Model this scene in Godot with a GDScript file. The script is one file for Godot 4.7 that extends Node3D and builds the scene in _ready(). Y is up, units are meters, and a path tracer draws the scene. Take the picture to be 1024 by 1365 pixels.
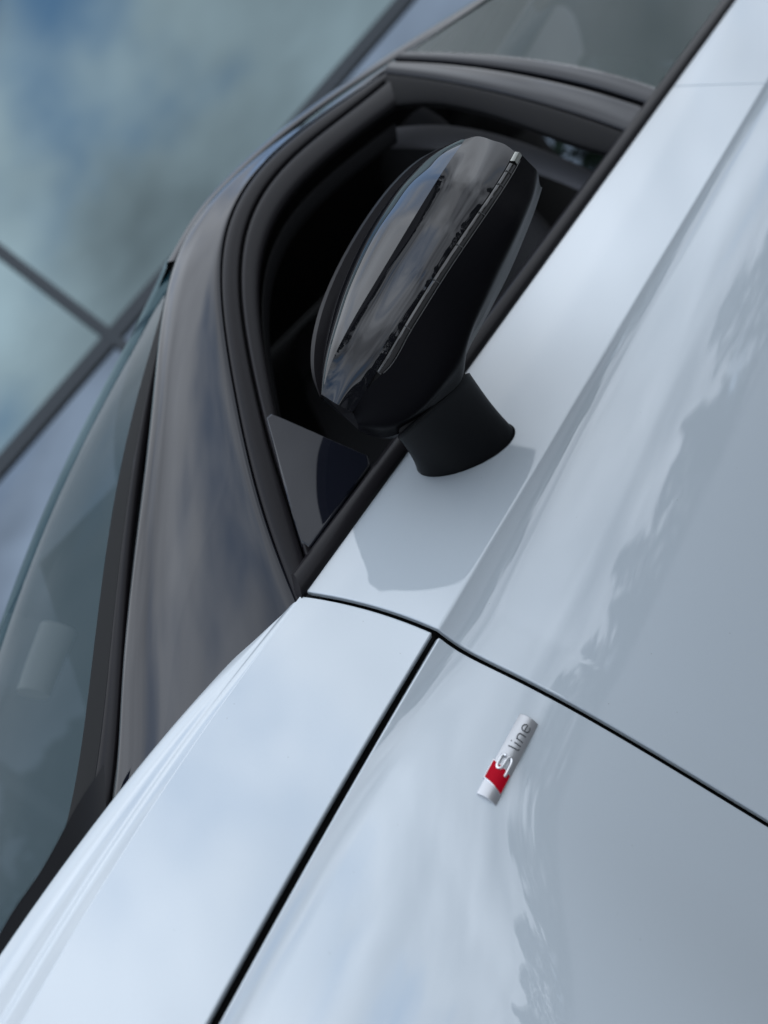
extends Node3D
# A close look at the front left corner of a white car with a folded black door mirror.
# x runs towards the rear of the car, y up, z out of its left side; the corner where bonnet, wing and door meet is (0, 0.93, 0).

var M := {}
var rng := RandomNumberGenerator.new()
const SIDE_N := Vector3(0, 0.3714, 0.9285)   # which way the glass house leans

# ---------------------------------------------------------------- curves and surfaces
func cubic(p: Array, n: int) -> Array:       # natural cubic spline through p, n samples
	var k := p.size()
	if k == 2:
		var two := []
		for i in n: two.append(p[0].lerp(p[1], float(i) / (n - 1)))
		return two
	var c := []; var d := []
	c.resize(k); d.resize(k)
	c[0] = 0.0; d[0] = Vector3.ZERO
	for i in range(1, k - 1):
		var m = 1.0 / (4.0 - c[i - 1])
		c[i] = m
		d[i] = (6.0 * (p[i + 1] - 2.0 * p[i] + p[i - 1]) - d[i - 1]) * m
	var s := []
	s.resize(k)
	s[k - 1] = Vector3.ZERO
	for i in range(k - 2, 0, -1): s[i] = d[i] - c[i] * s[i + 1]
	s[0] = Vector3.ZERO
	var out := []
	for j in n:
		var t := float(j) / (n - 1) * (k - 1)
		var i: int = min(int(t), k - 2)
		var b := t - i
		var a := 1.0 - b
		out.append(a * p[i] + b * p[i + 1] + ((a * a * a - a) * s[i] + (b * b * b - b) * s[i + 1]) / 6.0)
	return out

func spread(rows: Array, nu: int, nv: int) -> Array:   # control rows -> fine grid, smooth both ways
	var fine := []
	for r in rows: fine.append(cubic(r, nu))
	var g := []
	for j in nv: g.append([])
	for i in nu:
		var col := []
		for r in fine: col.append(r[i])
		var cc := cubic(col, nv)
		for j in nv: g[j].append(cc[j])
	return g

func normals(g: Array, side: float) -> Array:
	var out := []
	var h := g.size()
	for j in h:
		var row := []
		var w: int = g[j].size()
		for i in w:
			var du = g[j][min(i + 1, w - 1)] - g[j][max(i - 1, 0)]
			var dv = g[min(j + 1, h - 1)][i] - g[max(j - 1, 0)][i]
			if du.length() < 1e-7: du = g[min(j + 1, h - 1)][min(i + 1, w - 1)] - g[min(j + 1, h - 1)][max(i - 1, 0)] if j < h / 2 else g[max(j - 1, 0)][min(i + 1, w - 1)] - g[max(j - 1, 0)][max(i - 1, 0)]
			row.append(du.cross(dv).normalized() * side)
		out.append(row)
	return out

func mb() -> SurfaceTool:
	var st := SurfaceTool.new()
	st.begin(Mesh.PRIMITIVE_TRIANGLES)
	return st

func tri(st: SurfaceTool, a: Vector3, b: Vector3, c: Vector3, na: Vector3, nb: Vector3, nc: Vector3):
	if (b - a).cross(c - a).dot(na + nb + nc) > 0.0:      # front faces run clockwise
		var t := b; b = c; c = t
		t = nb; nb = nc; nc = t
	for q in [[a, na], [b, nb], [c, nc]]:
		st.set_normal(q[1])
		st.set_uv(Vector2(q[0].x, q[0].y) * 4.0)
		st.add_vertex(q[0])

func quad(st: SurfaceTool, a, b, c, d, na, nb, nc, nd):
	tri(st, a, b, c, na, nb, nc)
	tri(st, a, c, d, na, nc, nd)

func flat(st: SurfaceTool, a: Vector3, b: Vector3, c: Vector3, out_: Vector3):
	var n := (b - a).cross(c - a).normalized()
	if n.dot(out_) < 0: n = -n
	tri(st, a, b, c, n, n, n)

func flat4(st, a, b, c, d, out_):
	flat(st, a, b, c, out_)
	flat(st, a, c, d, out_)

func sheet(st: SurfaceTool, g: Array, side := 1.0, nn = null):
	var n = normals(g, side) if nn == null else nn
	for j in g.size() - 1:
		for i in g[j].size() - 1:
			quad(st, g[j][i], g[j][i + 1], g[j + 1][i + 1], g[j + 1][i], n[j][i], n[j][i + 1], n[j + 1][i + 1], n[j + 1][i])

func panel(st: SurfaceTool, g: Array, out_: Vector3, r: float, depth: float):   # a sheet whose four edges are rolled over and turned in
	var side := 1.0
	var n := normals(g, side)
	if n[n.size() / 2][n[0].size() / 2].dot(out_) < 0:
		side = -1.0
		n = normals(g, side)
	sheet(st, g, side, n)
	var h := g.size()
	var w: int = g[0].size()
	var loop := []      # [p, n, outward]
	var edge := func(j, i, dj, di):
		var t: Vector3 = g[j][i] - g[j + dj][i + di]
		t = (t - n[j][i] * t.dot(n[j][i])).normalized()
		loop.append([g[j][i], n[j][i], t])
	for i in w: edge.call(0, i, 1, 0)
	for j in h: edge.call(j, w - 1, 0, -1)
	for i in range(w - 1, -1, -1): edge.call(h - 1, i, -1, 0)
	for j in range(h - 1, -1, -1): edge.call(j, 0, 0, 1)
	var full := []
	for k in loop.size():
		full.append(loop[k])
		var e = loop[(k + 1) % loop.size()]
		if loop[k][0].distance_to(e[0]) < 1e-6:
			for b in [0.25, 0.5, 0.75]:
				full.append([e[0], e[1], (loop[k][2].slerp(e[2], b)).normalized()])
	var ring := func(e, a):
		return [e[0] + e[2] * r * sin(a) - e[1] * r * (1.0 - cos(a)), (e[2] * sin(a) + e[1] * cos(a)).normalized()]
	for k in full.size():
		var e = full[k]
		var f = full[(k + 1) % full.size()]
		for s in 4:
			var a0 := PI / 8 * s
			var a1 := PI / 8 * (s + 1)
			var p = ring.call(e, a0); var q = ring.call(f, a0); var p2 = ring.call(e, a1); var q2 = ring.call(f, a1)
			quad(st, p[0], q[0], q2[0], p2[0], p[1], q[1], q2[1], p2[1])
		var u = ring.call(e, PI / 2); var v = ring.call(f, PI / 2)
		quad(st, u[0], v[0], v[0] - f[1] * depth, u[0] - e[1] * depth, u[1], v[1], v[1], u[1])

func tube(st: SurfaceTool, path: Array, r: float, sides := 10, squash := Vector3.ONE, taper := 1.0):
	var rings := []
	var prev := Vector3.ZERO
	for i in path.size():
		var t: Vector3 = (path[min(i + 1, path.size() - 1)] - path[max(i - 1, 0)]).normalized()
		var a := t.cross(Vector3.UP if absf(t.y) < 0.9 else Vector3.RIGHT).normalized() if i == 0 else (prev - t * prev.dot(t)).normalized()
		prev = a
		var b := t.cross(a)
		var ring := []
		var rr := r * lerpf(1.0, taper, float(i) / (path.size() - 1))
		for k in sides + 1:
			var an := TAU * k / sides
			var dv := a * cos(an) + b * sin(an)
			ring.append([path[i] + dv * rr * squash, (dv / squash).normalized()])
		rings.append(ring)
	for i in rings.size() - 1:
		for k in sides:
			var p = rings[i][k]; var q = rings[i][k + 1]; var s = rings[i + 1][k + 1]; var u = rings[i + 1][k]
			quad(st, p[0], q[0], s[0], u[0], p[1], q[1], s[1], u[1])
	for e in [[0, -1], [rings.size() - 1, 1]]:
		var c: Vector3 = path[e[0]]
		var t: Vector3 = (path[min(e[0] + 1, path.size() - 1)] - path[max(e[0] - 1, 0)]).normalized() * e[1]
		for k in sides:
			tri(st, c, rings[e[0]][k][0], rings[e[0]][k + 1][0], t, t, t)

func bx(st: SurfaceTool, at: Vector3, size: Vector3, basis := Basis.IDENTITY):
	var h := size / 2
	for ax in 3:
		for s in [-1.0, 1.0]:
			var n := Vector3.ZERO; n[ax] = s
			var u := Vector3.ZERO; u[(ax + 1) % 3] = h[(ax + 1) % 3]
			var v := Vector3.ZERO; v[(ax + 2) % 3] = h[(ax + 2) % 3]
			var c := n * h[ax]
			var w := basis * n
			quad(st, at + basis * (c - u - v), at + basis * (c + u - v), at + basis * (c + u + v), at + basis * (c - u + v), w, w, w, w)

# ---------------------------------------------------------------- nodes
func build(st: SurfaceTool, called: String, mat: Material, parent: Node = self, label := "") -> MeshInstance3D:
	var o := MeshInstance3D.new()
	o.name = called
	st.index()
	o.mesh = st.commit()
	o.mesh.surface_set_material(0, mat)
	parent.add_child(o, true)
	if label: o.set_meta("label", label)
	return o

func tag(o: Node, label := "", category := "", kind := ""):
	if label: o.set_meta("label", label)
	if category: o.set_meta("category", category)
	if kind: o.set_meta("kind", kind)

func base(called: String, at := Vector3.ZERO, parent: Node = self) -> Node3D:
	var o := Node3D.new()
	o.name = called
	parent.add_child(o, true)
	o.position = at
	return o

func mat(c: Color, rough := 0.5, metal := 0.0, coat := 0.0) -> StandardMaterial3D:   # c holds linear values
	var m := StandardMaterial3D.new()
	m.albedo_color = c.linear_to_srgb()
	m.roughness = rough
	m.metallic = metal
	if coat > 0:
		m.clearcoat_enabled = true
		m.clearcoat = coat
		m.clearcoat_roughness = 0.01
	return m

func pane(c: Color, alpha: float) -> StandardMaterial3D:
	var m := mat(c, 0.0)
	m.transparency = BaseMaterial3D.TRANSPARENCY_ALPHA
	m.albedo_color.a = alpha
	return m

func bump(m: StandardMaterial3D, freq: float, strength: float, scale: float):
	var t := NoiseTexture2D.new()
	var f := FastNoiseLite.new()
	f.seed = 5; f.frequency = freq; f.fractal_octaves = 3
	t.noise = f; t.width = 512; t.height = 512; t.seamless = true; t.as_normal_map = true; t.bump_strength = strength
	m.normal_enabled = true
	m.normal_texture = t
	m.normal_scale = 1.0
	m.uv1_triplanar = true
	m.uv1_scale = Vector3.ONE * scale

func speckle(m: StandardMaterial3D):      # the faint flake and dust of real paint
	var img := Image.create(1024, 1024, false, Image.FORMAT_RGB8)
	img.fill(Color(0.98, 0.98, 0.98))
	for i in 60000:
		var v := rng.randf_range(0.955, 1.0)
		img.set_pixel(rng.randi() % 1024, rng.randi() % 1024, Color(v, v, v))
	for i in 26:
		var v := rng.randf_range(0.45, 0.8)
		img.set_pixel(rng.randi() % 1024, rng.randi() % 1024, Color(v, v * 0.97, v * 0.93))
	m.albedo_texture = ImageTexture.create_from_image(img)
	m.uv1_triplanar = true

# ---------------------------------------------------------------- the car's side as a function
const STEPS := 60
const OUT := Vector3(0, 0.4, 1)
func groove(x: float) -> float:
	if x > 0.05: return 0.013 + 0.024 * exp(-(x - 0.05) / 0.35)
	return 0.013 + 0.024 * exp(-pow((x - 0.05) / 0.13, 2.0))

func side_z(x: float, h: float) -> float:      # how far the side stands out, h below the shoulder line
	var z := 0.0
	var w := groove(x)
	var long_ := 0.13 + 0.09 * smoothstep(-0.06, -0.26, x)
	for i in STEPS:
		var hh := (i + 0.5) * h / STEPS
		var g := 1.0 - exp(-pow(hh / w, 2.0))
		z += tan(deg_to_rad(g * (43.0 * exp(-hh / long_) - 1.0) - (1.0 - g) * 4.0))
	z *= h / STEPS
	var r := Vector2(x + 0.62, 0.93 - h - 0.33).length()
	var s := clampf((0.52 - r) / 0.07, 0, 1)
	return z + 0.012 * s * s * (3 - 2 * s)

func shoulder_y(x: float) -> float: return 0.93 - 0.08 * pow(maxf(0, -x - 0.07), 2.0)
func top_y(x: float) -> float: return 1.0448 - 0.23 * pow(minf(x + 0.13, 0.0), 2.0)
func top_z(_x: float) -> float: return -0.0750

func upper(x: float, d: float) -> Vector3:     # d = 0 at the shoulder line .. 1 at the belt
	var a := Vector3(x, shoulder_y(x), 0)
	var b := Vector3(x, top_y(x), top_z(x))
	var n := Vector3(0, a.z - b.z, b.y - a.y).normalized()
	return a.lerp(b, d) + n * 0.0003 * 4.0 * d * (1.0 - d)

func body(x: float, d: float) -> Vector3:      # metres along the skin: above the shoulder line negative, below it positive
	if absf(d) < 0.0024:
		var p := body(x, -0.0025); var q := body(x, 0.0025); var c := Vector3(x, shoulder_y(x), 0)
		var t := (d + 0.0025) / 0.005
		return p.lerp(c, t).lerp(c.lerp(q, t), t)
	if d < 0: return upper(x, -d / 0.1381)
	return Vector3(x, shoulder_y(x) - d, side_z(x, d))

func door_front(d: float) -> float:            # where the front edge of the door runs
	if d < 0: return -0.0178 * (-d / 0.1381) * (1.0 - 1.2 * (1.0 + d / 0.1381))
	return 0.15 * d * d

func ds(a: float, b: float, n: int) -> Array:  # steps along the skin, close together at the shoulder line
	var out := []
	for i in n: out.append(lerpf(a, b, float(i) / (n - 1)))
	for e in [-0.0045, -0.0025, -0.0018, -0.0011, -0.0004, 0.0004, 0.0011, 0.0018, 0.0025, 0.0045]:
		if e > a + 0.002 and e < b - 0.002: out.append(e)
	out.sort()
	return out

func strip(a: Array, b: Array, rise: float, n: Vector3, nu := 60, nv := 12, tuck := 0.004) -> SurfaceTool:   # a rounded band between two curves
	var ra := []; var r1 := []; var r2 := []; var r3 := []; var rb := []
	for i in a.size():
		ra.append(a[i] - n * tuck)
		r1.append(a[i].lerp(b[i], 0.06) + n * rise * 0.4)
		r2.append(a[i].lerp(b[i], 0.5) + n * rise)
		r3.append(a[i].lerp(b[i], 0.94) + n * rise * 0.4)
		rb.append(b[i] - n * tuck)
	var st := mb()
	var g := spread([ra, r1, r2, r3, rb], nu, nv)
	var s := 1.0
	var nn := normals(g, 1.0)
	if nn[nv / 2][nu / 2].dot(n) < 0: s = -1.0
	sheet(st, g, s)
	return st

func shifted(a: Array, v: Vector3) -> Array:
	var out := []
	for p in a: out.append(p + v)
	return out

# ----------------------------------------------------------------
func _ready():
	rng.seed = 11
	camera()
	sky_and_sun()
	materials()
	place()
	var car := base("car", Vector3.ZERO)
	tag(car, "white car with black roof, black pillars and a folded black door mirror", "car")
	bodywork(car)
	glasshouse(car)
	cabin(car)
	mirror(car)
	badge(car)

func camera():
	var cam := Camera3D.new()
	cam.name = "camera"
	add_child(cam)
	cam.transform = Transform3D(Basis(Vector3(0.49764, -0.78930, 0.35967), Vector3(0.70211, 0.61004, 0.36727), Vector3(-0.50930, 0.06976, 0.85776)).orthonormalized(), Vector3(-0.32971, 1.08687, 0.66585))
	var at := CameraAttributesPhysical.new()
	at.frustum_focal_length = 19.34
	at.frustum_focus_distance = 0.79
	at.frustum_near = 0.05
	at.frustum_far = 400.0
	at.exposure_aperture = 1.9
	cam.attributes = at
	cam.fov = 63.63
	cam.near = 0.05
	cam.far = 400.0
	cam.current = true

func sky_and_sun():
	var img := Image.create(1024, 512, false, Image.FORMAT_RGBF)
	var f := FastNoiseLite.new()
	f.seed = 21; f.noise_type = FastNoiseLite.TYPE_SIMPLEX_SMOOTH; f.frequency = 0.55; f.fractal_octaves = 6; f.fractal_gain = 0.52
	var f2 := FastNoiseLite.new()
	f2.seed = 4; f2.frequency = 0.9; f2.fractal_octaves = 5
	for v in 512:
		var el := (0.5 - (v + 0.5) / 512.0) * PI
		for u in 1024:
			var ph := ((u + 0.5) / 1024.0 - 0.5) * TAU
			var y := sin(el)
			var p := Vector3(sin(ph) * cos(el), 0, -cos(ph) * cos(el)) / (maxf(y, 0) + 0.22)
			var a := f.get_noise_3d(p.x * 1.3, p.z * 1.3, 3.0) 
			var b := f2.get_noise_3d(p.x * 1.1, p.z * 1.1, 9.0)
			var cover := smoothstep(-0.58, -0.16, a + 0.05 * (1.0 - y))
			var blue := Color(0.22, 0.45, 0.86).lerp(Color(0.55, 0.75, 1.0), pow(1.0 - maxf(y, 0.0), 3.0))
			var tone := 1.02 + 1.05 * b + 0.35 * smoothstep(0.0, 0.5, a)
			tone = clampf(tone, 0.5, 1.9) * (0.72 + 0.75 * maxf(y, 0.0))
			var grey := Color(0.93, 1.0, 1.10) * tone
			var away := acos(clampf(Vector3(sin(ph) * cos(el), y, -cos(ph) * cos(el)).dot(Vector3(0.5, 1.0, -0.75).normalized()), -1.0, 1.0))
			var c := blue.lerp(grey, cover) * (1.0 + 0.75 * exp(-pow(away / 0.75, 2.0)))
			img.set_pixel(u, v, c)
	var ps := PanoramaSkyMaterial.new()
	ps.panorama = ImageTexture.create_from_image(img)
	var sky := Sky.new()
	sky.sky_material = ps
	var env := Environment.new()
	env.background_mode = Environment.BG_SKY
	env.sky = sky
	env.background_energy_multiplier = 1.0
	env.tonemap_mode = Environment.TONE_MAPPER_LINEAR
	env.tonemap_exposure = 0.90
	env.sdfgi_enabled = true
	env.ssao_enabled = true
	env.ssil_enabled = true
	var we := WorldEnvironment.new()
	we.name = "world_environment"
	we.environment = env
	add_child(we)
	var sun := DirectionalLight3D.new()
	sun.name = "sun"
	sun.light_energy = 0.15
	sun.light_angular_distance = 120.0
	sun.light_color = Color(1.0, 0.99, 0.97)
	sun.shadow_enabled = true
	add_child(sun)
	sun.look_at_from_position(Vector3.ZERO, Vector3(-0.5, -1.0, 0.75), Vector3.RIGHT)

func materials():
	M.white = mat(Color(0.51, 0.565, 0.605), 0.02, 0.0, 1.0)
	M.white.metallic_specular = 0.75
	M.gloss = mat(Color(0.006, 0.006, 0.008), 0.3, 0.0, 1.0)
	M.gloss.metallic_specular = 0.05
	M.piano = mat(Color(0.008, 0.009, 0.014), 0.04, 0.0, 1.0)
	M.piano.metallic_specular = 0.12
	M.satin = mat(Color(0.013, 0.012, 0.0135), 0.3)
	M.satin.metallic_specular = 0.26
	M.rubber = mat(Color(0.012, 0.012, 0.013), 0.5)
	M.rubber.metallic_specular = 0.2
	M.matte = mat(Color(0.003, 0.003, 0.004), 0.38)
	M.matte.metallic_specular = 0.16
	M.dark = mat(Color(0.006, 0.006, 0.006), 0.9)
	M.trim = mat(Color(0.13, 0.13, 0.14), 0.8)
	M.seat = mat(Color(0.016, 0.016, 0.018), 0.85)
	M.wind = pane(Color(0.014, 0.05, 0.066), 0.66)
	M.wind.metallic_specular = 0.35
	M.tint = pane(Color(0.03, 0.10, 0.10), 0.28)
	M.tint.metallic_specular = 0.42
	M.silver = mat(Color(0.60, 0.61, 0.63), 0.42, 1.0)
	M.chrome = mat(Color(0.80, 0.81, 0.83), 0.28, 1.0)
	M.etch = mat(Color(0.07, 0.075, 0.08), 0.5)
	M.red = mat(Color(0.40, 0.002, 0.014), 0.5)
	M.red.metallic_specular = 0.2
	M.lens = mat(Color(0.012, 0.011, 0.011), 0.05, 0.0, 1.0)
	M.rib = mat(Color(0.07, 0.07, 0.07), 0.2)
	M.clear = mat(Color(0.30, 0.31, 0.28), 0.06, 0.6, 1.0)
	M.facade = mat(Color(0.168, 0.218, 0.228), 0.0, 1.0)
	M.facade2 = mat(Color(0.155, 0.19, 0.235), 0.0, 1.0)
	M.mullion = mat(Color(0.035, 0.045, 0.055), 0.5)
	M.asphalt = mat(Color(0.13, 0.13, 0.13), 0.9)
	M.leaf = mat(Color(0.028, 0.05, 0.016), 0.8)
	bump(M.matte, 0.2, 1.2, 14.0)
	bump(M.white, 0.006, 0.1, 1.6)
	speckle(M.white)
	bump(M.facade, 0.004, 0.5, 0.12)
	bump(M.facade2, 0.004, 0.5, 0.12)

# ---------------------------------------------------------------- surroundings
func place():
	var st := mb()
	quad(st, Vector3(-150, 0, -150), Vector3(150, 0, -150), Vector3(150, 0, 150), Vector3(-150, 0, 150), Vector3.UP, Vector3.UP, Vector3.UP, Vector3.UP)
	tag(build(st, "ground", M.asphalt), "grey paved ground beneath the car", "ground", "structure")
	# the glass front behind the car
	var fa := base("glass_building", Vector3(1.6966, 0, -5.5951))
	tag(fa, "blurred glass fronted building with dark frames behind the black roof", "building")
	var d := Vector3(0.9356, 0, 0.3529)
	var n := Vector3(-0.3529, 0, 0.9356)
	var xs := [-7.9, -4.85, -1.8, 1.25, 6.4, 11.5]
	var ys := [0.15, 3.15, 6.2]
	for i in xs.size() - 1:
		for j in ys.size() - 1:
			var s := mb()
			var tilt := n * rng.randf_range(-0.006, 0.006)
			var a = d * (xs[i] + 0.04) + Vector3(0, ys[j] + 0.04, 0)
			var b = d * (xs[i + 1] - 0.04) + Vector3(0, ys[j] + 0.04, 0) + tilt
			var c = d * (xs[i + 1] - 0.04) + Vector3(0, ys[j + 1] - 0.04, 0)
			var e = d * (xs[i] + 0.04) + Vector3(0, ys[j + 1] - 0.04, 0) - tilt
			quad(s, a, b, c, e, n, n, n, n)
			flat4(s, a - n * 0.03, b - n * 0.03, c - n * 0.03, e - n * 0.03, -n)
			build(s, "window_pane", M.facade2 if j == 0 else M.facade, fa)
	var bs := Basis(d, Vector3.UP, n)
	for x in xs:
		s_box(fa, "mullion", d * x + Vector3(0, 3.1, 0), Vector3(0.085, 6.2, 0.12), bs)
	for y in ys:
		for i in xs.size() - 1:
			s_box(fa, "transom", d * ((xs[i] + xs[i + 1]) / 2) + Vector3(0, y, 0), Vector3(xs[i + 1] - xs[i] - 0.085, 0.11, 0.11), bs)
	s_box(fa, "wall", d * 1.8 + Vector3(0, 3.15, 0) - n * 0.4, Vector3(19.4, 6.3, 0.5), bs)
	# a lamp-like dark fitting stands on the glass under the transom
	# the trees across the road, seen in the paint and in the mirror cover
	var leaf := mb()
	var q := 0.10
	flat4(leaf, Vector3(-q, -q, 0), Vector3(q, -q * 0.6, 0.02), Vector3(q * 0.7, q, 0), Vector3(-q * 0.6, q * 0.8, -0.02), Vector3.BACK)
	leaf.index()
	var lm := leaf.commit()
	lm.surface_set_material(0, M.leaf)
	var spots := []
	for i in 34:
		var ang := lerpf(-14.0, 176.0, i / 33.0) + rng.randf_range(-2, 2)
		var dist := rng.randf_range(20, 26)
		var h := rng.randf_range(3.2, 5.6)
		var c := Vector3(cos(deg_to_rad(ang)) * dist, 0, sin(deg_to_rad(ang)) * dist)
		var w := rng.randf_range(1.5, 3.0)
		for k in 1100:
			var t := rng.randf()
			var y := lerpf(0.2, h, t)
			var shape := (1.0 - t) * 0.9 + 0.05 if i % 3 == 1 else sqrt(maxf(0.02, 1.0 - pow(t, 2.2)))
			var rad := w * shape * sqrt(rng.randf()) * (1.0 + 0.3 * sin(y * 5.0 + i))
			var az := rng.randf() * TAU
			spots.append(c + Vector3(cos(az) * rad, y, sin(az) * rad))
	var mm := MultiMesh.new()
	mm.transform_format = MultiMesh.TRANSFORM_3D
	mm.mesh = lm
	mm.instance_count = spots.size()
	for i in spots.size():
		mm.set_instance_transform(i, Transform3D(Basis.from_euler(Vector3(rng.randf() * TAU, rng.randf() * TAU, rng.randf() * TAU)).scaled(Vector3.ONE * rng.randf_range(0.8, 2.0)), spots[i]))
	var mi := MultiMeshInstance3D.new()
	mi.name = "treeline"
	mi.multimesh = mm
	add_child(mi, true)
	tag(mi, "dark row of trees mirrored in the white door and the mirror cover", "trees", "stuff")

func s_box(parent, called, at, size, basis):
	var s := mb()
	bx(s, at, size, basis)
	return build(s, called, M.mullion, parent)

# ---------------------------------------------------------------- white panels
func side_panel(d0: float, d1: float, nd: int, xa: Callable, xb: Callable, nx: int, bias := 1.0) -> Array:
	var g := []
	for d in ds(d0, d1, nd):
		var row := []
		for i in nx:
			var t := pow(float(i) / (nx - 1), bias)
			row.append(body(lerpf(xa.call(d), xb.call(d), t), d))
		g.append(row)
	return g

func bodywork(car: Node3D):
	var rear_gap := func(d): return 1.14 + 0.30 * d if d < 0 else 1.14 + 0.05 * d
	var st := mb()
	panel(st, side_panel(-0.1381 + 0.002, 0.66, 70, func(d): return door_front(d) + 0.0047, func(d): return rear_gap.call(d) - 0.0032, 90, 1.5), OUT, 0.0018, 0.004)
	var door := build(st, "front_door", M.white, car)
	st = mb()
	panel(st, side_panel(-0.1381 + 0.002, 0.66, 40, func(d): return rear_gap.call(d) + 0.0032, func(_d): return 2.3, 40), OUT, 0.0018, 0.004)
	build(st, "rear_door", M.white, car)
	st = mb()
	panel(st, side_panel(0.0060, 0.62, 60, func(_d): return -1.1, func(d): return door_front(d) - 0.0047, 90), OUT, 0.0018, 0.004)
	build(st, "front_wing", M.white, car)
	# bonnet: the flank below its crease, and the top
	var g := []
	for d in ds(0.1381 * -1.0, -0.0057, 26):
		var row := []
		for i in 90:
			row.append(body(lerpf(-1.1, door_front(d) - 0.0047, i / 89.0), d))
		g.append(row)
	st = mb()
	panel(st, g, OUT, 0.0018, 0.004)
	var bonnet := build(st, "bonnet", M.white, car)
	var zs := [-0.0750 - 0.001, -0.0750 - 0.0025, -0.0750 - 0.0055, -0.0750 - 0.0085, -0.0750 - 0.0115, -0.0750 - 0.0155, -0.0750 - 0.023, -0.0750 - 0.035, -0.0750 - 0.05, -0.0750 - 0.08, -0.0750 - 0.16, -0.0750 - 0.36, -0.75]
	var xr := [-0.027, -0.029, -0.030, -0.032, -0.034, -0.036, -0.04, -0.075, -0.20, -0.30, -0.37, -0.46, -0.52]
	var rise := [-0.0010, 0.0016, 0.0060, 0.0082, 0.0104, 0.0160, 0.0220, 0.0265, 0.0255, 0.024, 0.020, 0.008, 0.003]
	var rows := []
	for k in zs.size():
		var row := []
		for i in 12:
			var x := lerpf(-1.1, xr[k], i / 11.0)
			var hump := -0.31 * pow(x + 0.30, 2.0) + 0.23 * pow(minf(x + 0.13, 0.0), 2.0)
			var share: float = clampf(rise[k] / 0.0265, 0, 1)
			row.append(Vector3(x, top_y(x) + 0.0008 + rise[k] * 0.985 + hump * 0.9 * share, zs[k]))
		rows.append(row)
	st = mb()
	panel(st, spread(rows, 80, 90), Vector3.UP, 0.0015, 0.02)
	build(st, "bonnet_top", M.white, bonnet)
	# what the gaps show: a dark inner shell close beneath the skin
	st = mb()
	g = []
	for d in ds(-0.1381 - 0.008, 0.62, 50):
		var row := []
		for i in 60:
			var x := lerpf(-1.05, 2.25, i / 59.0)
			var n := (body(x, d + 0.0071) - body(x, d - 0.0071)).cross(Vector3.RIGHT).normalized()
			if n.z + n.y < 0: n = -n
			row.append(body(x, d) - n * 0.024)
		g.append(row)
	sheet(st, g)
	build(st, "inner_shell", M.dark, car)
	# the scuttle: black plastic between bonnet, windscreen and pillar
	st = mb()
	flat4(st, Vector3(-1.0, 0.98, -0.12), Vector3(0.1, 1.0, -0.12), Vector3(0.1, 1.0, -1.4), Vector3(-1.0, 0.98, -1.4), Vector3.UP)
	build(st, "scuttle_panel", M.dark, car)
	# rubber along the belt line
	var prof := []
	for p in [[-0.004, -0.002], [0.0005, 0.0028], [0.006, 0.0036], [0.012, 0.0012], [0.0175, -0.004], [0.0195, -0.011], [0.016, -0.017], [-0.01, -0.019]]: prof.append(Vector2(1.0448 + p[0], -0.0750 + p[1]))
	var rr := []
	for p in prof:
		var row := []
		for i in 40:
			var x := lerpf(-0.022 + (p.x - 1.0448) * 0.9, 2.25, pow(i / 39.0, 1.3))
			row.append(Vector3(x, p.x, p.y))
		rr.append(row)
	st = mb()
	sheet(st, spread(rr, 60, 24), -1.0)
	var tip := Vector3(-0.02, 1.0448 + 0.006, -0.0750 - 0.01)
	var fine := spread(rr, 60, 24)
	for j in 23: flat(st, tip, fine[j][0], fine[j + 1][0], Vector3(-1, 0, 0))
	build(st, "belt_rubber", M.satin, door)

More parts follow.
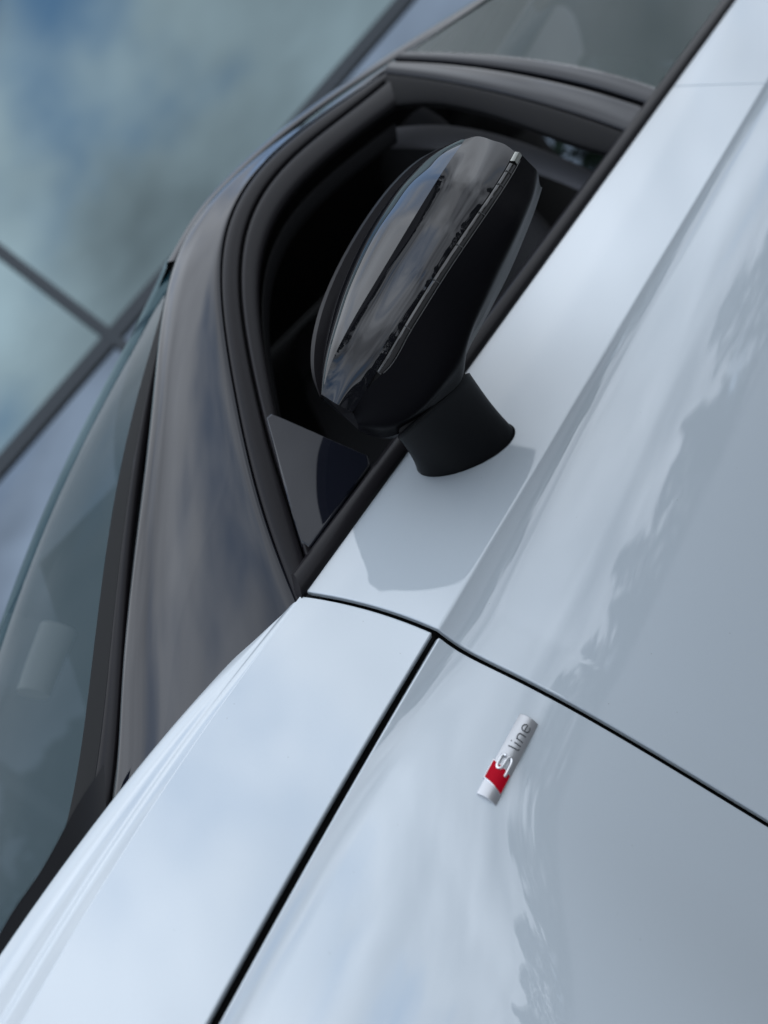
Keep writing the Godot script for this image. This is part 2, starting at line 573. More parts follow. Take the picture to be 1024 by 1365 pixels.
# ---------------------------------------------------------------- pillars, roof, frames, glass
func glasshouse(car: Node3D):
	var D0 := [Vector3(-0.0469, 1.0254, -0.0742), Vector3(0.0143, 1.0988, -0.1035), Vector3(0.0812, 1.168, -0.1312), Vector3(0.1521, 1.2327, -0.1571), Vector3(0.2257, 1.2956, -0.1822), Vector3(0.3031, 1.3552, -0.2061), Vector3(0.3866, 1.4059, -0.2263), Vector3(0.4781, 1.4405, -0.2402), Vector3(0.5763, 1.4559, -0.2464), Vector3(0.6771, 1.4551, -0.246), Vector3(0.7761, 1.4464, -0.2426), Vector3(0.8753, 1.4348, -0.2379)]
	var D1 := [Vector3(-0.011, 1.0326, -0.077), Vector3(0.0526, 1.0964, -0.1026), Vector3(0.1158, 1.1611, -0.1284), Vector3(0.1809, 1.2226, -0.153), Vector3(0.2492, 1.2818, -0.1767), Vector3(0.3223, 1.3371, -0.1988), Vector3(0.4018, 1.3832, -0.2173), Vector3(0.4881, 1.4143, -0.2297), Vector3(0.58, 1.4278, -0.2351), Vector3(0.6742, 1.4275, -0.235), Vector3(0.7675, 1.4225, -0.233), Vector3(0.861, 1.4193, -0.2317)]
	var D2 := [Vector3(-0.0089, 1.0176, -0.0764), Vector3(0.0504, 1.0773, -0.1003), Vector3(0.1115, 1.1357, -0.1237), Vector3(0.1744, 1.1915, -0.146), Vector3(0.2392, 1.246, -0.1678), Vector3(0.3074, 1.2977, -0.1884), Vector3(0.3809, 1.3416, -0.206), Vector3(0.4609, 1.3724, -0.2183), Vector3(0.5464, 1.3873, -0.2243), Vector3(0.6346, 1.389, -0.225), Vector3(0.7218, 1.3842, -0.2231), Vector3(0.8088, 1.3767, -0.22)]
	var PL := [Vector3(-0.3361, 1.0276, -0.172), Vector3(-0.2478, 1.0723, -0.1802), Vector3(-0.1666, 1.1277, -0.194), Vector3(-0.0849, 1.1824, -0.2085), Vector3(-0.0017, 1.2345, -0.2228), Vector3(0.0816, 1.2864, -0.2377), Vector3(0.1642, 1.3393, -0.2537), Vector3(0.2472, 1.3916, -0.2699), Vector3(0.3334, 1.4378, -0.2841), Vector3(0.4259, 1.4704, -0.2929), Vector3(0.5249, 1.4826, -0.2936), Vector3(0.6231, 1.4741, -0.286)]
	var W0 := [Vector3(-0.3141, 1.0543, -0.2149), Vector3(-0.2257, 1.1049, -0.2254), Vector3(-0.1401, 1.16, -0.2388), Vector3(-0.0551, 1.2158, -0.2535), Vector3(0.0309, 1.2698, -0.2683), Vector3(0.1187, 1.321, -0.2827), Vector3(0.2082, 1.3694, -0.2966), Vector3(0.2983, 1.4166, -0.3105), Vector3(0.3874, 1.4653, -0.3255)]
	var W1 := [Vector3(-0.3779, 1.0498, -0.2347), Vector3(-0.2774, 1.0948, -0.2415), Vector3(-0.1832, 1.1511, -0.2543), Vector3(-0.0911, 1.2109, -0.2699), Vector3(0.0021, 1.2692, -0.2858), Vector3(0.0976, 1.3232, -0.3008), Vector3(0.1956, 1.3728, -0.3148), Vector3(0.2948, 1.4205, -0.3285), Vector3(0.3921, 1.4711, -0.344)]
	var WF := [Vector3(-0.5418, 1.1499, -0.5), Vector3(-0.4119, 1.1929, -0.5), Vector3(-0.2869, 1.2481, -0.5), Vector3(-0.1629, 1.3059, -0.5), Vector3(-0.0375, 1.3602, -0.5), Vector3(0.0904, 1.4078, -0.5), Vector3(0.2208, 1.4488, -0.5), Vector3(0.3524, 1.4863, -0.5), Vector3(0.4828, 1.5266, -0.5)]
	var WR := [Vector3(-0.3099, 1.036, -0.1969), Vector3(-0.2332, 1.0817, -0.2094), Vector3(-0.1593, 1.1314, -0.2242), Vector3(-0.086, 1.1818, -0.2398), Vector3(-0.0119, 1.2307, -0.2553), Vector3(0.0638, 1.2775, -0.2703), Vector3(0.1406, 1.3225, -0.285), Vector3(0.2174, 1.3676, -0.3), Vector3(0.2918, 1.4159, -0.3165)]
	var E0 := [Vector3(0.3681, 1.4679, -0.3319), Vector3(0.4895, 1.5006, -0.3391), Vector3(0.6139, 1.5122, -0.338), Vector3(0.7393, 1.5104, -0.3317), Vector3(0.8644, 1.5004, -0.3224), Vector3(0.9887, 1.4856, -0.3114), Vector3(1.1124, 1.4679, -0.2996), Vector3(1.2358, 1.4484, -0.2873), Vector3(1.3591, 1.4278, -0.2749), Vector3(1.4828, 1.4074, -0.2629), Vector3(1.6065, 1.3889, -0.2519)]
	var B00 := [Vector3(0.878, 1.0558, -0.0928), Vector3(0.8735, 1.1124, -0.1154), Vector3(0.8749, 1.1715, -0.1391), Vector3(0.8756, 1.2307, -0.1627), Vector3(0.8687, 1.2876, -0.1855), Vector3(0.8474, 1.3396, -0.2063), Vector3(0.8049, 1.3845, -0.2243)]
	var B0 := [Vector3(0.9314, 1.0527, -0.0851), Vector3(0.935, 1.1149, -0.1099), Vector3(0.9336, 1.1794, -0.1357), Vector3(0.9269, 1.245, -0.162), Vector3(0.9145, 1.3104, -0.1881), Vector3(0.8962, 1.3743, -0.2137), Vector3(0.8718, 1.4356, -0.2382)]
	var B1 := [Vector3(1.0304, 1.0482, -0.0833), Vector3(1.0307, 1.1171, -0.1108), Vector3(1.0232, 1.1856, -0.1383), Vector3(1.0081, 1.2532, -0.1653), Vector3(0.9857, 1.319, -0.1916), Vector3(0.9561, 1.3823, -0.2169), Vector3(0.9197, 1.4422, -0.2409)]
	var B2 := [Vector3(1.0909, 1.052, -0.0848), Vector3(1.0927, 1.1208, -0.1123), Vector3(1.0826, 1.1885, -0.1394), Vector3(1.0623, 1.2544, -0.1657), Vector3(1.0335, 1.318, -0.1912), Vector3(0.998, 1.3787, -0.2155), Vector3(0.9574, 1.4361, -0.2384)]
	var R0 := [Vector3(0.9619, 1.4425, -0.241), Vector3(1.0328, 1.4326, -0.237), Vector3(1.1036, 1.4225, -0.233), Vector3(1.1745, 1.4124, -0.229), Vector3(1.2453, 1.4021, -0.2249), Vector3(1.3161, 1.3917, -0.2207), Vector3(1.3869, 1.3812, -0.2165)]
	var EM := [Vector3(0.3743, 1.4558, -0.3217), Vector3(0.4974, 1.4845, -0.3265), Vector3(0.6239, 1.4954, -0.3244), Vector3(0.7508, 1.4922, -0.3168), Vector3(0.8768, 1.4791, -0.3055), Vector3(1.0017, 1.4603, -0.2923), Vector3(1.1262, 1.4398, -0.2787), Vector3(1.251, 1.4206, -0.2661), Vector3(1.3768, 1.4045, -0.2552), Vector3(1.5034, 1.3916, -0.246), Vector3(1.6296, 1.3798, -0.2375)]
	var RI := [Vector3(0.5751, 1.4573, -0.2523), Vector3(0.7087, 1.4506, -0.2491), Vector3(0.8422, 1.442, -0.2452), Vector3(0.9754, 1.4319, -0.2407), Vector3(1.1086, 1.4204, -0.2357), Vector3(1.2416, 1.4075, -0.2301), Vector3(1.3747, 1.3939, -0.2243), Vector3(1.508, 1.381, -0.2188), Vector3(1.6415, 1.3715, -0.2147)]
	var RB := [Vector3(0.5912, 1.4683, -0.2772), Vector3(0.7228, 1.4724, -0.2775), Vector3(0.8531, 1.4623, -0.2722), Vector3(0.9828, 1.4455, -0.2642), Vector3(1.1125, 1.4269, -0.2556), Vector3(1.2424, 1.4102, -0.2479), Vector3(1.3728, 1.3967, -0.2416), Vector3(1.5035, 1.3861, -0.2365), Vector3(1.6343, 1.376, -0.2317)]
	# A pillar
	for c in [D0, D1, D2, PL, W0, W1, WR]: c.insert(0, c[0] * 2.0 - c[1])
	WF.insert(0, WF[0] * 2.0 - WF[1])
	var mid := []; var m2 := []; var m25 := []; var m3 := []; var tuckl := []; var tuckr := []
	for i in D0.size():
		var t := float(i) / (D0.size() - 1)
		var out_ := (SIDE_N + Vector3(-0.55, 0.2, 0)).normalized()
		mid.append(D0[i].lerp(PL[i], 0.33) + out_ * lerpf(0.012, 0.006, t))
		m2.append(D0[i].lerp(PL[i], 0.66) + out_ * lerpf(0.016, 0.009, t))
		m25.append(D0[i].lerp(PL[i], 0.87) + out_ * lerpf(0.011, 0.006, t))
		m3.append(PL[i] + out_ * 0.003)
		tuckl.append(PL[i] - SIDE_N * 0.012 + Vector3(0.012, 0, 0))
		tuckr.append(D0[i] - SIDE_N * 0.008)
	var st := mb()
	var a0 := []
	for i in D0.size(): a0.append(D0[i].lerp(PL[i], 0.02))
	sheet(st, spread([tuckr, a0, mid, m2, m25, PL, tuckl], 90, 40), 1.0)
	build(st, "windscreen_pillar", M.piano, car)
	# door window frame
	st = mb()
	var liner0 := []; var liner1 := []
	for i in D0.size():
		liner0.append(D0[i].lerp(D1[i], -0.25) - SIDE_N * 0.010)
		liner1.append(D2[i].lerp(D1[i], 0.05) - SIDE_N * 0.010)
	sheet(st, spread([liner0, liner1], 80, 4))
	build(st, "frame_liner", M.dark, car)
	var e0 := []; var e1 := []; var f0 := []; var f1 := []
	for i in D0.size():
		e0.append(D0[i].lerp(D1[i], 0.16)); e1.append(D0[i].lerp(D1[i], 0.94))
		f0.append(D1[i].lerp(D2[i], 0.05)); f1.append(D1[i].lerp(D2[i], 0.97))
	build(strip(e0, e1, 0.003, SIDE_N, 90, 14), "door_frame", M.satin, car)
	build(strip(f0, f1, 0.0045, SIDE_N, 90, 14, 0.008), "window_seal", M.satin, car)
	# inner seal, a second dim line inside the opening
	var g0 := []; var g1 := []
	for i in D2.size():
		g0.append(D2[i] - SIDE_N * 0.03); g1.append(D2[i] + (D2[i] - D1[i]) * 0.35 - SIDE_N * 0.045)
	build(strip(g0, g1, 0.005, SIDE_N, 80, 10), "inner_seal", M.rubber, car)
	# roof rails and roof
	build(strip(E0, EM, 0.004, SIDE_N, 80, 12, 0.006), "roof_rail", M.piano, car)
	build(strip(RB, RI, 0.004, SIDE_N, 80, 12, 0.006), "roof_rail", M.piano, car)
	var r1 := []; var r2 := []; var r3 := []
	for p in E0 + [Vector3(2.0, 1.385, -0.26), Vector3(2.6, 1.30, -0.25)]:
		r1.append(p - SIDE_N * 0.004)
		r2.append(Vector3(p.x - 0.04, p.y + 0.012, -0.75))
		r3.append(Vector3(p.x, p.y, -1.5 - p.z))
	st = mb()
	sheet(st, spread([r1, r2, r3], 60, 30))
	build(st, "roof_panel", M.piano, car)
	# pillar between the doors: two glossy covers, a seal, and the frame of the front door
	build(strip(B00, B0, 0.004, SIDE_N, 50, 12), "door_frame", M.rubber, car)
	var c0 := []; var c1 := []; var c2 := []; var c3 := []
	for i in B0.size():
		c0.append(B0[i].lerp(B1[i], 0.10)); c1.append(B0[i].lerp(B1[i], 0.90))
		c2.append(B1[i].lerp(B2[i], 0.14)); c3.append(B1[i].lerp(B2[i], 0.97))
	build(strip(c0, c1, 0.003, SIDE_N, 50, 12), "pillar_cover", M.piano, car)
	build(strip(c2, c3, 0.003, SIDE_N, 50, 12), "pillar_cover", M.piano, car)
	st = mb()
	sheet(st, spread([shifted(B00, -SIDE_N * 0.008), shifted(B2, -SIDE_N * 0.008)], 40, 4))
	build(st, "frame_liner", M.dark, car)
	# rear door glass
	var far_ := []
	for i in B2.size():
		var t := float(i) / (B2.size() - 1)
		far_.append(Vector3(2.2, lerpf(1.05, 1.33, t), lerpf(-0.095, -0.21, t)))
	st = mb()
	sheet(st, spread([shifted(B2, -SIDE_N * 0.004), far_], 30, 20))
	build(st, "rear_door_glass", M.tint, car)
	# windscreen and its black borders
	var k0 := []
	var ctr := []; var oth := []
	for i in W1.size():
		ctr.append(WF[i] + Vector3(0.18, 0.0, -0.25))
		oth.append(WF[i] + Vector3(0.46, -0.05, -0.56))
	st = mb()
	sheet(st, spread([W1, WF, ctr, oth], 60, 40))
	var ws := build(st, "windscreen", M.wind, car)
	st = mb()
	sheet(st, spread([W0, W1], 60, 6))
	build(st, "black_border", M.dark, ws)
	build(strip(W0, WR, 0.003, (SIDE_N + Vector3(-0.6, 0, 0)).normalized(), 60, 8, 0.003), "windscreen_rubber", M.satin, ws)
	# lower border with its comb of fine lines
	var L1 := [Vector3(-0.2335, 1.0959, -0.165), Vector3(-0.2499, 1.094, -0.179), Vector3(-0.2805, 1.0905, -0.193), Vector3(-0.3297, 1.0816, -0.207), Vector3(-0.3698, 1.079, -0.221), Vector3(-0.4144, 1.0707, -0.235)]
	var L2 := [Vector3(-0.2697, 1.0635, -0.165), Vector3(-0.2846, 1.0617, -0.179), Vector3(-0.3076, 1.0618, -0.193), Vector3(-0.3463, 1.0615, -0.207), Vector3(-0.3803, 1.0615, -0.221), Vector3(-0.4208, 1.0585, -0.235)]
	st = mb()
	sheet(st, spread([L1, L2], 60, 6))
	var up_edge := cubic(L1, 260)
	var low_edge := cubic(L2, 260)
	for i in range(0, 259, 2):
		var v: Vector3 = (up_edge[i] - low_edge[i]).normalized() * 0.0035
		flat(st, up_edge[i], up_edge[i + 1], up_edge[i].lerp(up_edge[i + 1], 0.5) + v, Vector3(-1, 0.5, 1))
	build(st, "lower_border", M.rubber, ws)
	# sail panel in the corner of the door window
	var S := [Vector3(0.1513, 1.1973, -0.1289), Vector3(0.1637, 1.067, -0.0876), Vector3(0.0221, 1.0662, -0.0905)]
	st = mb()
	var c: Vector3 = (S[0] + S[1] + S[2]) / 3.0
	var big := []
	for k in 3:
		for s in 9:
			var p: Vector3 = S[k].lerp(S[(k + 1) % 3], (s + 0.5) / 9.0)
			if s == 0: p = p.lerp(c, 0.015)
			big.append(p)
	for k in big.size():
		var p: Vector3 = big[k]; var q: Vector3 = big[(k + 1) % big.size()]
		var pi := p.lerp(c, 0.05); var qi := q.lerp(c, 0.05)
		var up := SIDE_N * 0.003
		tri(st, c + up, pi + up, qi + up, SIDE_N, SIDE_N, SIDE_N)
		var o1 := (SIDE_N + (p - c).normalized() * 1.2).normalized(); var o2 := (SIDE_N + (q - c).normalized() * 1.2).normalized()
		quad(st, pi + up, qi + up, q, p, SIDE_N, SIDE_N, o2, o1)
		quad(st, p, q, q - SIDE_N * 0.03, p - SIDE_N * 0.03, o1, o2, o2, o1)
	build(st, "corner_panel", M.piano, car)

# ---------------------------------------------------------------- inside
func cabin(car: Node3D):
	var st := mb()
	flat4(st, Vector3(-0.3, 0.8, -0.12), Vector3(2.6, 0.8, -0.12), Vector3(2.6, 0.8, -1.4), Vector3(-0.3, 0.8, -1.4), Vector3.UP)
	for q in [[Vector3(2.6, 0.8, -0.12), Vector3(2.6, 0.8, -0.62), Vector3(2.6, 1.5, -1.1), Vector3(2.6, 1.5, -0.2)], [Vector3(2.6, 0.8, -0.62), Vector3(2.6, 0.8, -1.4), Vector3(2.6, 1, -1.4), Vector3(2.6, 1, -0.757)], [Vector3(2.6, 1.44, -1.06), Vector3(2.6, 1.44, -1.3), Vector3(2.6, 1.5, -1.3), Vector3(2.6, 1.5, -1.1)]]: flat4(st, q[0], q[1], q[2], q[3], Vector3.LEFT)
	flat4(st, Vector3(-0.3, 0.8, -1.4), Vector3(2.6, 0.8, -1.4), Vector3(2.6, 1.5, -1.25), Vector3(0.15, 1.5, -1.25), Vector3.BACK)
	flat4(st, Vector3(0.45, 1.47, -0.34), Vector3(2.6, 1.40, -0.34), Vector3(2.6, 1.40, -1.25), Vector3(0.45, 1.47, -1.25), Vector3.DOWN)
	build(st, "cabin_lining", M.dark, car)
	st = mb()
	var rows := []
	for p in [[-0.42, 1.02], [-0.3, 1.06], [-0.1, 1.075], [0.12, 1.06], [0.2, 1.0], [0.2, 0.8]]:
		var row := []
		for z in [-0.17, -0.45, -0.75, -1.05, -1.35]: row.append(Vector3(p[0] + 0.04 * (1.0 - pow((z + 0.75) / 0.6, 2.0)) * -1.0, p[1], z))
		rows.append(row)
	sheet(st, spread(rows, 24, 30))
	build(st, "dashboard", M.seat, car)
	for z in [-0.42, -1.08]:
		st = mb()
		tube(st, cubic([Vector3(0.72, 0.85, z), Vector3(0.84, 1.05, z), Vector3(0.93, 1.24, z)], 12), 0.2, 18, Vector3(0.35, 1, 1.0), 0.7)
		tube(st, [Vector3(0.95, 1.27, z), Vector3(0.965, 1.31, z), Vector3(0.98, 1.35, z), Vector3(0.985, 1.375, z)], 0.12, 16, Vector3(0.4, 1, 1), 0.8)
		build(st, "seat_back", M.seat, car)
	# grey lining of the pillar between the doors
	build(strip([Vector3(0.8871, 1.3869, -0.3265), Vector3(0.9433, 1.3247, -0.3016), Vector3(0.971, 1.2501, -0.2717), Vector3(0.9771, 1.1685, -0.2391), Vector3(0.9684, 1.0856, -0.2059), Vector3(0.9516, 1.0068, -0.1744)], [Vector3(0.8367, 1.3685, -0.3191), Vector3(0.8786, 1.3044, -0.2935), Vector3(0.9031, 1.2328, -0.2648), Vector3(0.9129, 1.1569, -0.2345), Vector3(0.9104, 1.0803, -0.2038), Vector3(0.8981, 1.0064, -0.1743)], 0.01, SIDE_N, 40, 10), "pillar_lining", M.trim, car)
	# inside mirror behind the top of the windscreen
	st = mb()
	tube(st, cubic([Vector3(-0.0562, 1.2858, -0.68), Vector3(-0.1086, 1.2662, -0.67), Vector3(-0.1563, 1.2466, -0.66)], 14), 0.028, 14, Vector3(1, 1, 0.6), 0.85)
	build(st, "inside_mirror", mat(Color(0.55, 0.6, 0.6), 0.4), car)

# ---------------------------------------------------------------- folded door mirror
func mirror(car: Node3D):
	var mr := base("door_mirror", Vector3.ZERO, car)
	tag(mr, "folded door mirror with glossy black cover")
	var M0 := [Vector3(0.1202, 1.1469, 0.005), Vector3(0.1418, 1.167, -0.0062), Vector3(0.1672, 1.1829, -0.0164), Vector3(0.1945, 1.1961, -0.025), Vector3(0.2236, 1.2083, -0.025), Vector3(0.2538, 1.218, -0.025), Vector3(0.284, 1.2258, -0.0212), Vector3(0.3144, 1.2319, -0.0148), Vector3(0.3445, 1.2363, -0.0067), Vector3(0.3728, 1.2382, 0.0074), Vector3(0.4002, 1.2372, 0.0223), Vector3(0.4149, 1.2289, 0.049), Vector3(0.4246, 1.214, 0.075)]
	var M1 := [Vector3(0.1036, 1.1452, 0.033), Vector3(0.1288, 1.1592, 0.0246), Vector3(0.155, 1.1718, 0.0168), Vector3(0.1818, 1.1833, 0.01), Vector3(0.2097, 1.1945, 0.01), Vector3(0.2382, 1.204, 0.01), Vector3(0.2668, 1.212, 0.0136), Vector3(0.2955, 1.2183, 0.0199), Vector3(0.3241, 1.2228, 0.0275), Vector3(0.3506, 1.2247, 0.0414), Vector3(0.3771, 1.2239, 0.0555), Vector3(0.3959, 1.217, 0.0779), Vector3(0.4109, 1.2035, 0.1)]
	var M2 := [Vector3(0.1, 1.1444, 0.04), Vector3(0.1155, 1.1531, 0.0597), Vector3(0.1336, 1.1585, 0.078), Vector3(0.1558, 1.1626, 0.0918), Vector3(0.1796, 1.166, 0.1029), Vector3(0.2041, 1.1693, 0.1125), Vector3(0.2287, 1.1727, 0.122), Vector3(0.2536, 1.1762, 0.1304), Vector3(0.2795, 1.1797, 0.1346), Vector3(0.3056, 1.183, 0.1377), Vector3(0.3318, 1.1861, 0.1353), Vector3(0.3581, 1.1889, 0.1326), Vector3(0.3844, 1.1914, 0.13)]
	var M3 := [Vector3(0.0956, 1.1287, 0.049), Vector3(0.1151, 1.134, 0.0671), Vector3(0.1355, 1.1381, 0.0844), Vector3(0.1578, 1.1418, 0.0994), Vector3(0.1817, 1.1452, 0.1116), Vector3(0.2063, 1.1487, 0.1224), Vector3(0.232, 1.1521, 0.1305), Vector3(0.2578, 1.1553, 0.1379), Vector3(0.2845, 1.1585, 0.142), Vector3(0.3111, 1.1614, 0.1459), Vector3(0.3381, 1.1642, 0.1453), Vector3(0.3651, 1.1668, 0.1441), Vector3(0.3921, 1.1693, 0.143)]
	var M4 := [Vector3(0.0976, 1.112, 0.051), Vector3(0.1164, 1.1152, 0.0701), Vector3(0.1359, 1.1184, 0.0884), Vector3(0.1573, 1.1217, 0.1046), Vector3(0.1803, 1.1249, 0.1182), Vector3(0.2043, 1.1277, 0.1304), Vector3(0.2299, 1.1301, 0.1385), Vector3(0.2558, 1.1321, 0.146), Vector3(0.2824, 1.134, 0.1501), Vector3(0.3091, 1.1359, 0.1539), Vector3(0.336, 1.1382, 0.1533), Vector3(0.3628, 1.141, 0.1521), Vector3(0.3896, 1.1446, 0.151)]
	var M5 := [Vector3(0.0977, 1.1112, 0.051), Vector3(0.1167, 1.1145, 0.0702), Vector3(0.1364, 1.1105, 0.0878), Vector3(0.158, 1.1138, 0.1041), Vector3(0.1812, 1.117, 0.118), Vector3(0.2053, 1.1198, 0.1303), Vector3(0.2312, 1.1222, 0.1386), Vector3(0.2573, 1.1241, 0.1461), Vector3(0.2842, 1.1259, 0.1502), Vector3(0.3111, 1.1278, 0.1539), Vector3(0.3383, 1.13, 0.1532), Vector3(0.3654, 1.1327, 0.1521), Vector3(0.3924, 1.1362, 0.151)]
	var M6 := [Vector3(0.0941, 1.1004, 0.045), Vector3(0.106, 1.0804, 0.0621), Vector3(0.126, 1.0695, 0.0801), Vector3(0.1492, 1.0674, 0.0975), Vector3(0.1747, 1.0708, 0.1108), Vector3(0.2012, 1.0769, 0.1215), Vector3(0.228, 1.0836, 0.1309), Vector3(0.2551, 1.0895, 0.1399), Vector3(0.2832, 1.0942, 0.1463), Vector3(0.3115, 1.0984, 0.1517), Vector3(0.3403, 1.1025, 0.1498), Vector3(0.3689, 1.1079, 0.1474), Vector3(0.3968, 1.1161, 0.145)]
	var M7 := [Vector3(0.1044, 1.0987, 0.025), Vector3(0.1046, 1.0742, 0.0428), Vector3(0.1245, 1.0621, 0.0593), Vector3(0.1521, 1.0566, 0.0712), Vector3(0.1801, 1.0517, 0.0824), Vector3(0.2037, 1.0646, 0.0922), Vector3(0.2324, 1.0702, 0.1011), Vector3(0.2612, 1.0755, 0.1099), Vector3(0.29, 1.0814, 0.1183), Vector3(0.3194, 1.0874, 0.1244), Vector3(0.349, 1.0937, 0.1288), Vector3(0.379, 1.099, 0.1278), Vector3(0.409, 1.1042, 0.125)]
	var M8 := [Vector3(0.121, 1.0971, 0), Vector3(0.1288, 1.0704, 0.009), Vector3(0.1531, 1.0594, 0.0182), Vector3(0.1802, 1.0544, 0.0296), Vector3(0.2071, 1.0502, 0.0414), Vector3(0.2261, 1.0592, 0.0558), Vector3(0.2508, 1.0653, 0.0701), Vector3(0.2766, 1.0698, 0.0843), Vector3(0.3035, 1.0747, 0.0955), Vector3(0.3316, 1.0807, 0.1034), Vector3(0.3598, 1.0874, 0.1102), Vector3(0.3883, 1.0944, 0.1151), Vector3(0.4164, 1.1027, 0.12)]
	# cover: the top face above the crease, and the face below it
	var top := []
	for i in M1.size():
		var b := sin(PI * i / (M1.size() - 1.0))
		top.append(M1[i].lerp(M2[i], 0.5) + Vector3(0, 0.8, 0.6) * 0.011 * (0.06 + b))
	var back := shifted(M1, Vector3(0, -0.006, -0.004))
	var st := mb()
	sheet(st, spread([back, shifted(M1, Vector3(0, -0.0012, 0)), top, M2], 90, 26), -1.0)
	var ma := []; var mb_ := []
	for i in M2.size():
		var b := sin(PI * i / (M1.size() - 1.0))
		var e := Vector3(0.0045, 0.002, 0) * pow(i / (M2.size() - 1.0), 10.0)
		ma.append(e + M2[i].lerp(M3[i], 0.5) + Vector3(0, 0, -0.0042) * b)
		mb_.append(e * 0.6 + M3[i].lerp(M4[i], 0.5) + Vector3(0, 0, 0.0030) * b)
	sheet(st, spread([M2, ma, M3, mb_, M4], 90, 40), -1.0)
	build(st, "mirror_cover", M.gloss, mr)
	# indicator: lens segments divided by pale ribs, a clear lens at the tip
	var f4 := cubic(M4, 181); var f5 := cubic(M5, 181)
	var cuts := [0.135, 0.28, 0.43, 0.56, 0.69, 0.83, 0.90, 0.945]
	for s in cuts.size() - 1:
		st = mb()
		var ra := []; var rb := []; var rc := []
		var i0 := int(cuts[s] * 180); var i1 := int(cuts[s + 1] * 180)
		for i in range(i0, i1 + 1):
			var v: Vector3 = f5[i] - f4[i]
			ra.append(f4[i] + v * 0.12 + Vector3(0, 0, -0.001))
			rb.append(f4[i] + v * 0.5 + Vector3(0, 0, 0.0002))
			rc.append(f4[i] + v * 0.88 + Vector3(0, 0, -0.001))
		sheet(st, [ra, rb, rc], -1.0)
		build(st, "indicator_lens", M.lens, mr)
		var r := mb()
		tube(r, [f4[i0] + (f5[i0] - f4[i0]) * 0.08, f4[i0] + (f5[i0] - f4[i0]) * 0.92], 0.00045, 6)
		build(r, "lens_rib", M.rib, mr)
	st = mb()
	var la := []; var lb := []; var lc := []
	for i in range(171, 181):
		var v: Vector3 = f5[i] - f4[i]
		la.append(f4[i] + v * 0.05); lb.append(f4[i] + v * 0.5 + Vector3(0, 0.0, 0.002)); lc.append(f4[i] + v * 0.95)
	sheet(st, [la, lb, lc], -1.0)
	build(st, "side_lamp_lens", M.clear, mr)
	st = mb()
	var edge := []
	for i in range(25, 176): edge.append(f5[i] + Vector3(0, -0.0003, 0.0002))
	tube(st, edge, 0.00035, 6)
	build(st, "lens_edge", M.rib, mr)
	st = mb()
	sheet(st, spread([shifted(M4, Vector3(0, 0, -0.003)), shifted(M5, Vector3(0, 0, -0.003))], 60, 3), -1.0)
	build(st, "lens_bed", M.dark, mr)
	# housing below the indicator, closed round the front end, the tip and the back
	st = mb()
	var m55 := []; var m65 := []
	for i in M5.size():
		var b := sin(PI * i / (M5.size() - 1.0))
		m55.append(M5[i].lerp(M6[i], 0.5) + Vector3(0, 0.001, 0.002) * b)
		m65.append(M6[i].lerp(M7[i], 0.5) + Vector3(0, -0.001, 0.003) * b)
	sheet(st, spread([M5, m55, M6, m65, M7], 110, 50), -1.0)
	sheet(st, spread([M7, M8], 90, 6), -1.0)
	sheet(st, spread([M8, M0], 60, 8), -1.0)
	var cap := func(k, c, out_):
		var loop: Array = [back[k], M2[k], ma[k], M3[k], mb_[k], M4[k], M5[k], M5[k].lerp(M6[k], 0.5), M6[k], M6[k].lerp(M7[k], 0.5), M7[k], M8[k], M0[k], back[k]]
		for i in loop.size() - 1: flat(st, c, loop[i], loop[i + 1], out_)
	cap.call(0, (M0[0] + M4[0] + M7[0]) / 3.0 + Vector3(0.012, 0.002, -0.02), Vector3(-1, -0.5, 0))
	var l := M0.size() - 1
	cap.call(l, (M0[l] + M4[l] + M7[l] + M2[l]) / 4.0 + Vector3(0.004, 0, -0.02), Vector3(1, 0.3, 0))
	build(st, "mirror_housing", M.matte, mr)
	# rim of the mirror glass, standing just above the top of the cover
	var rim := []
	for i in M0.size(): rim.append(M0[i].lerp(M1[i], 0.30))
	st = mb()
	for pair in [[shifted(M0, Vector3(0, -0.015, -0.001)), M0], [M0, rim], [rim, shifted(rim, Vector3(0, -0.014, 0.0))]]: sheet(st, spread(pair, 80, 3), -1.0)
	build(st, "glass_rim", M.satin, mr)
	# foot
	var bc := Vector3(0.2165, 0.9954, -0.0428)
	var ea := Vector3(0.0456, -0.0300, 0.0196)
	var eb := Vector3(-0.0249, -0.0129, 0.0084)
	var tc := Vector3(0.1686, 1.0565, 0.0450)
	var ta := Vector3(0.0577, -0.0095, 0.0000)
	var tb := Vector3(-0.0198, 0.0012, 0.0248)
	st = mb()
	var g := []
	for j in 14:
		var t := float(j) / 13.0
		var row := []
		for i in 49:
			var an := TAU * i / 48.0
			var p := (bc + ea * cos(an) + eb * sin(an)).lerp(tc + ta * cos(an) + tb * sin(an), t)
			p = p.lerp(bc.lerp(tc, t), 0.035 * sin(PI * t))
			row.append(p)
		g.append(row)
	var low := []
	for p in g[0]: low.append(p.lerp(bc, 0.03) - Vector3(0, 0.004, 0.003))
	g.insert(0, low)
	var lip := []
	for p in g[14]: lip.append(p.lerp(tc, 0.05) + Vector3(0, 0.0015, 0))
	g.append(lip)
	sheet(st, g, 1.0)
	for i in 48: flat(st, tc + Vector3(0, 0.001, 0), lip[i], lip[i + 1], Vector3.UP)
	build(st, "mirror_foot", M.matte, mr)
	st = mb()
	var seat_ := []
	for i in 49: seat_.append(bc + (ea * cos(TAU * i / 48.0) + eb * sin(TAU * i / 48.0)) * 1.0 + Vector3(0, 0.0008, 0.0012))
	tube(st, seat_, 0.0007, 6)
	build(st, "foot_gasket", M.rubber, mr)
	st = mb()
	g = []
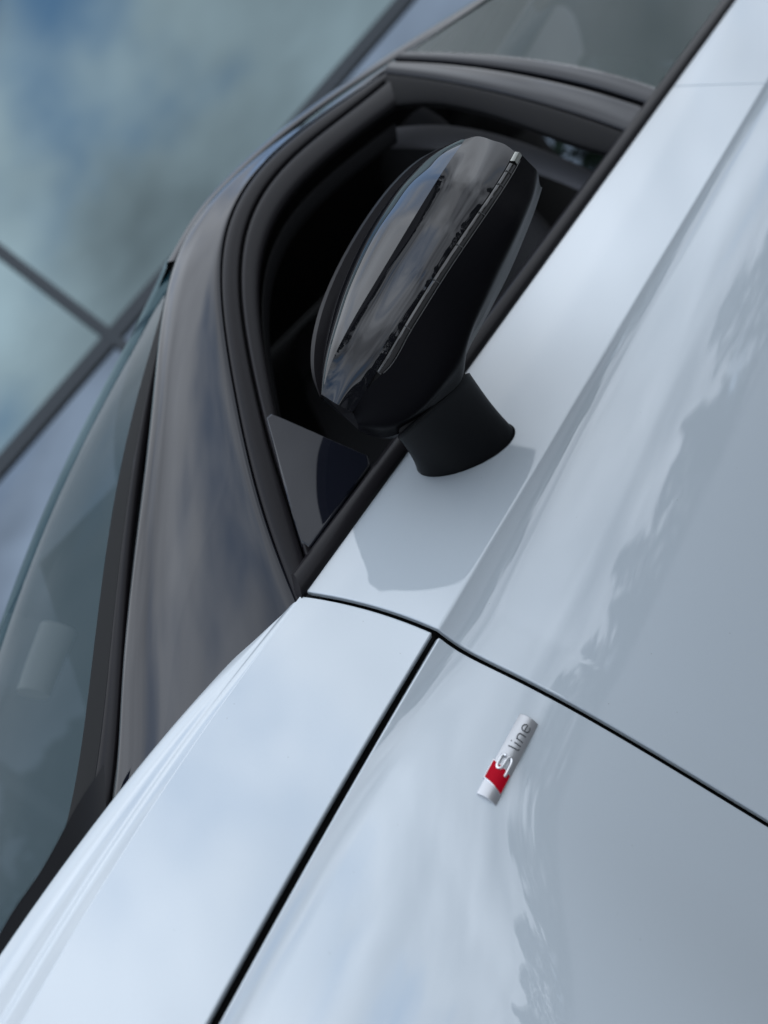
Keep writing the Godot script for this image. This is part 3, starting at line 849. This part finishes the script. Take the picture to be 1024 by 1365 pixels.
	for j in 4:
		var row := []
		for i in 49:
			var an := TAU * i / 48.0
			row.append(tc + (ta * cos(an) + tb * sin(an)) * 0.93 + Vector3(-0.002, 0.012, 0.0) * (j / 3.0 * 1.4 - 0.2))
		g.append(row)
	sheet(st, g, 1.0)
	build(st, "swivel_joint", M.dark, mr)

# ---------------------------------------------------------------- badge
func badge(car: Node3D):
	var at := Vector3(-0.0722, 0.8321, 0)
	at.z = side_z(at.x, 0.93 - at.y)
	var ax := (Vector3(-0.0303, 0.8297, side_z(-0.0303, 0.1003)) - Vector3(-0.1121, 0.8353, side_z(-0.1121, 0.0947))).normalized()
	var e := 0.004
	var dn := (Vector3(at.x, at.y - e, side_z(at.x, 0.93 - at.y + e)) - Vector3(at.x, at.y + e, side_z(at.x, 0.93 - at.y - e))).normalized()
	var nz := -ax.cross(dn).normalized()
	if nz.z < 0: nz = -nz
	dn = (dn - ax * dn.dot(ax)).normalized()
	var L := 0.0825
	var H := 0.0172
	var b := base("badge", Vector3.ZERO, car)
	tag(b, "silver sport badge with a red enamel field")
	var crown := func(h): return 0.0022 + 0.0026 * (1.0 - pow(2.0 * h - 1.0, 2.0))
	var P := func(s, h, z): return at + ax * (s - 0.5) * L + dn * (h - 0.5) * H + nz * z
	# the bar, arched across
	var g := []
	for j in 25:
		var h := j / 24.0
		var row := []
		for i in 21:
			var s := i / 20.0
			row.append(P.call(s, h, crown.call(h)))
		g.append(row)
	var st := mb()
	panel(st, g, nz, 0.0006, 0.004)
	build(st, "bar", M.silver, b)
	# red field: a slanted plate with a bright edge
	var plate := func(inset, z0):
		var cs := [Vector2(0.393, -0.09), Vector2(0.172, -0.09), Vector2(0.096, 1.0), Vector2(0.325, 1.0)]
		var c := Vector2(0.247, 0.455)
		var out := []
		for j in 9:
			var row := []
			for i in 9:
				var u := i / 8.0; var v := j / 8.0
				var q: Vector2 = (cs[1].lerp(cs[0], u)).lerp(cs[2].lerp(cs[3], u), v)
				var fx: float = sign(0.5 - u) * maxf(0, absf(u - 0.5) - 0.5 + 0.001)
				q = q + Vector2((c.x - q.x) * inset, (c.y - q.y) * inset * 0.75)
				row.append(P.call(q.x, q.y, crown.call(clampf(q.y, 0.0, 1.0)) + z0))
			out.append(row)
		return out
	for step in [[0.0, 0.0011, M.chrome, "badge_edge"], [0.10, 0.0016, M.red, "red_field"]]:
		st = mb()
		var gg = plate.call(step[0], step[1])
		panel(st, gg, nz, 0.0003, 0.002)
		build(st, step[3], step[2], b)
	# the letter S, a rounded raised stroke
	var q := func(list, z, n):
		var pts := []
		for v in list: pts.append(P.call(v[0], v[1], crown.call(clampf(v[1], 0, 1)) + z))
		return cubic(pts, n)
	st = mb()
	tube(st, q.call([[0.478, 0.345], [0.482, 0.25], [0.455, 0.185], [0.405, 0.18], [0.355, 0.185], [0.322, 0.25], [0.322, 0.35], [0.345, 0.43], [0.40, 0.455], [0.452, 0.47], [0.478, 0.55], [0.475, 0.66], [0.44, 0.735], [0.385, 0.75], [0.32, 0.755], [0.272, 0.745]], 0.0016, 90), 0.0014, 12)
	for end in [[0.478, 0.345], [0.272, 0.745]]:
		var sp := P.call(end[0], end[1], crown.call(end[1]) + 0.0017) as Vector3
		tube(st, [sp - nz * 0.0009, sp + nz * 0.0002, sp + nz * 0.0009], 0.001, 10, Vector3.ONE, 0.4)
	build(st, "letter_s", M.chrome, b)
	# the word after it, cut fine into the bar
	var words := {
		"letter_l": [[[0.600, 0.225], [0.604, 0.45], [0.606, 0.66], [0.612, 0.74], [0.628, 0.77]]],
		"letter_i": [[[0.664, 0.40], [0.662, 0.58], [0.660, 0.77]], [[0.667, 0.225], [0.667, 0.26]]],
		"letter_n": [[[0.716, 0.39], [0.714, 0.58], [0.712, 0.77]], [[0.716, 0.46], [0.735, 0.395], [0.765, 0.395], [0.783, 0.45], [0.784, 0.58], [0.784, 0.77]]],
		"letter_e": [[[0.836, 0.575], [0.870, 0.575], [0.908, 0.575], [0.905, 0.47], [0.885, 0.395], [0.858, 0.39], [0.836, 0.455], [0.832, 0.58], [0.836, 0.70], [0.858, 0.775], [0.884, 0.772], [0.903, 0.725]]],
	}
	for w in words:
		st = mb()
		for stroke in words[w]:
			tube(st, q.call(stroke, 0.00015, 6 * stroke.size()), 0.00058, 8)
		build(st, w, M.etch, b)
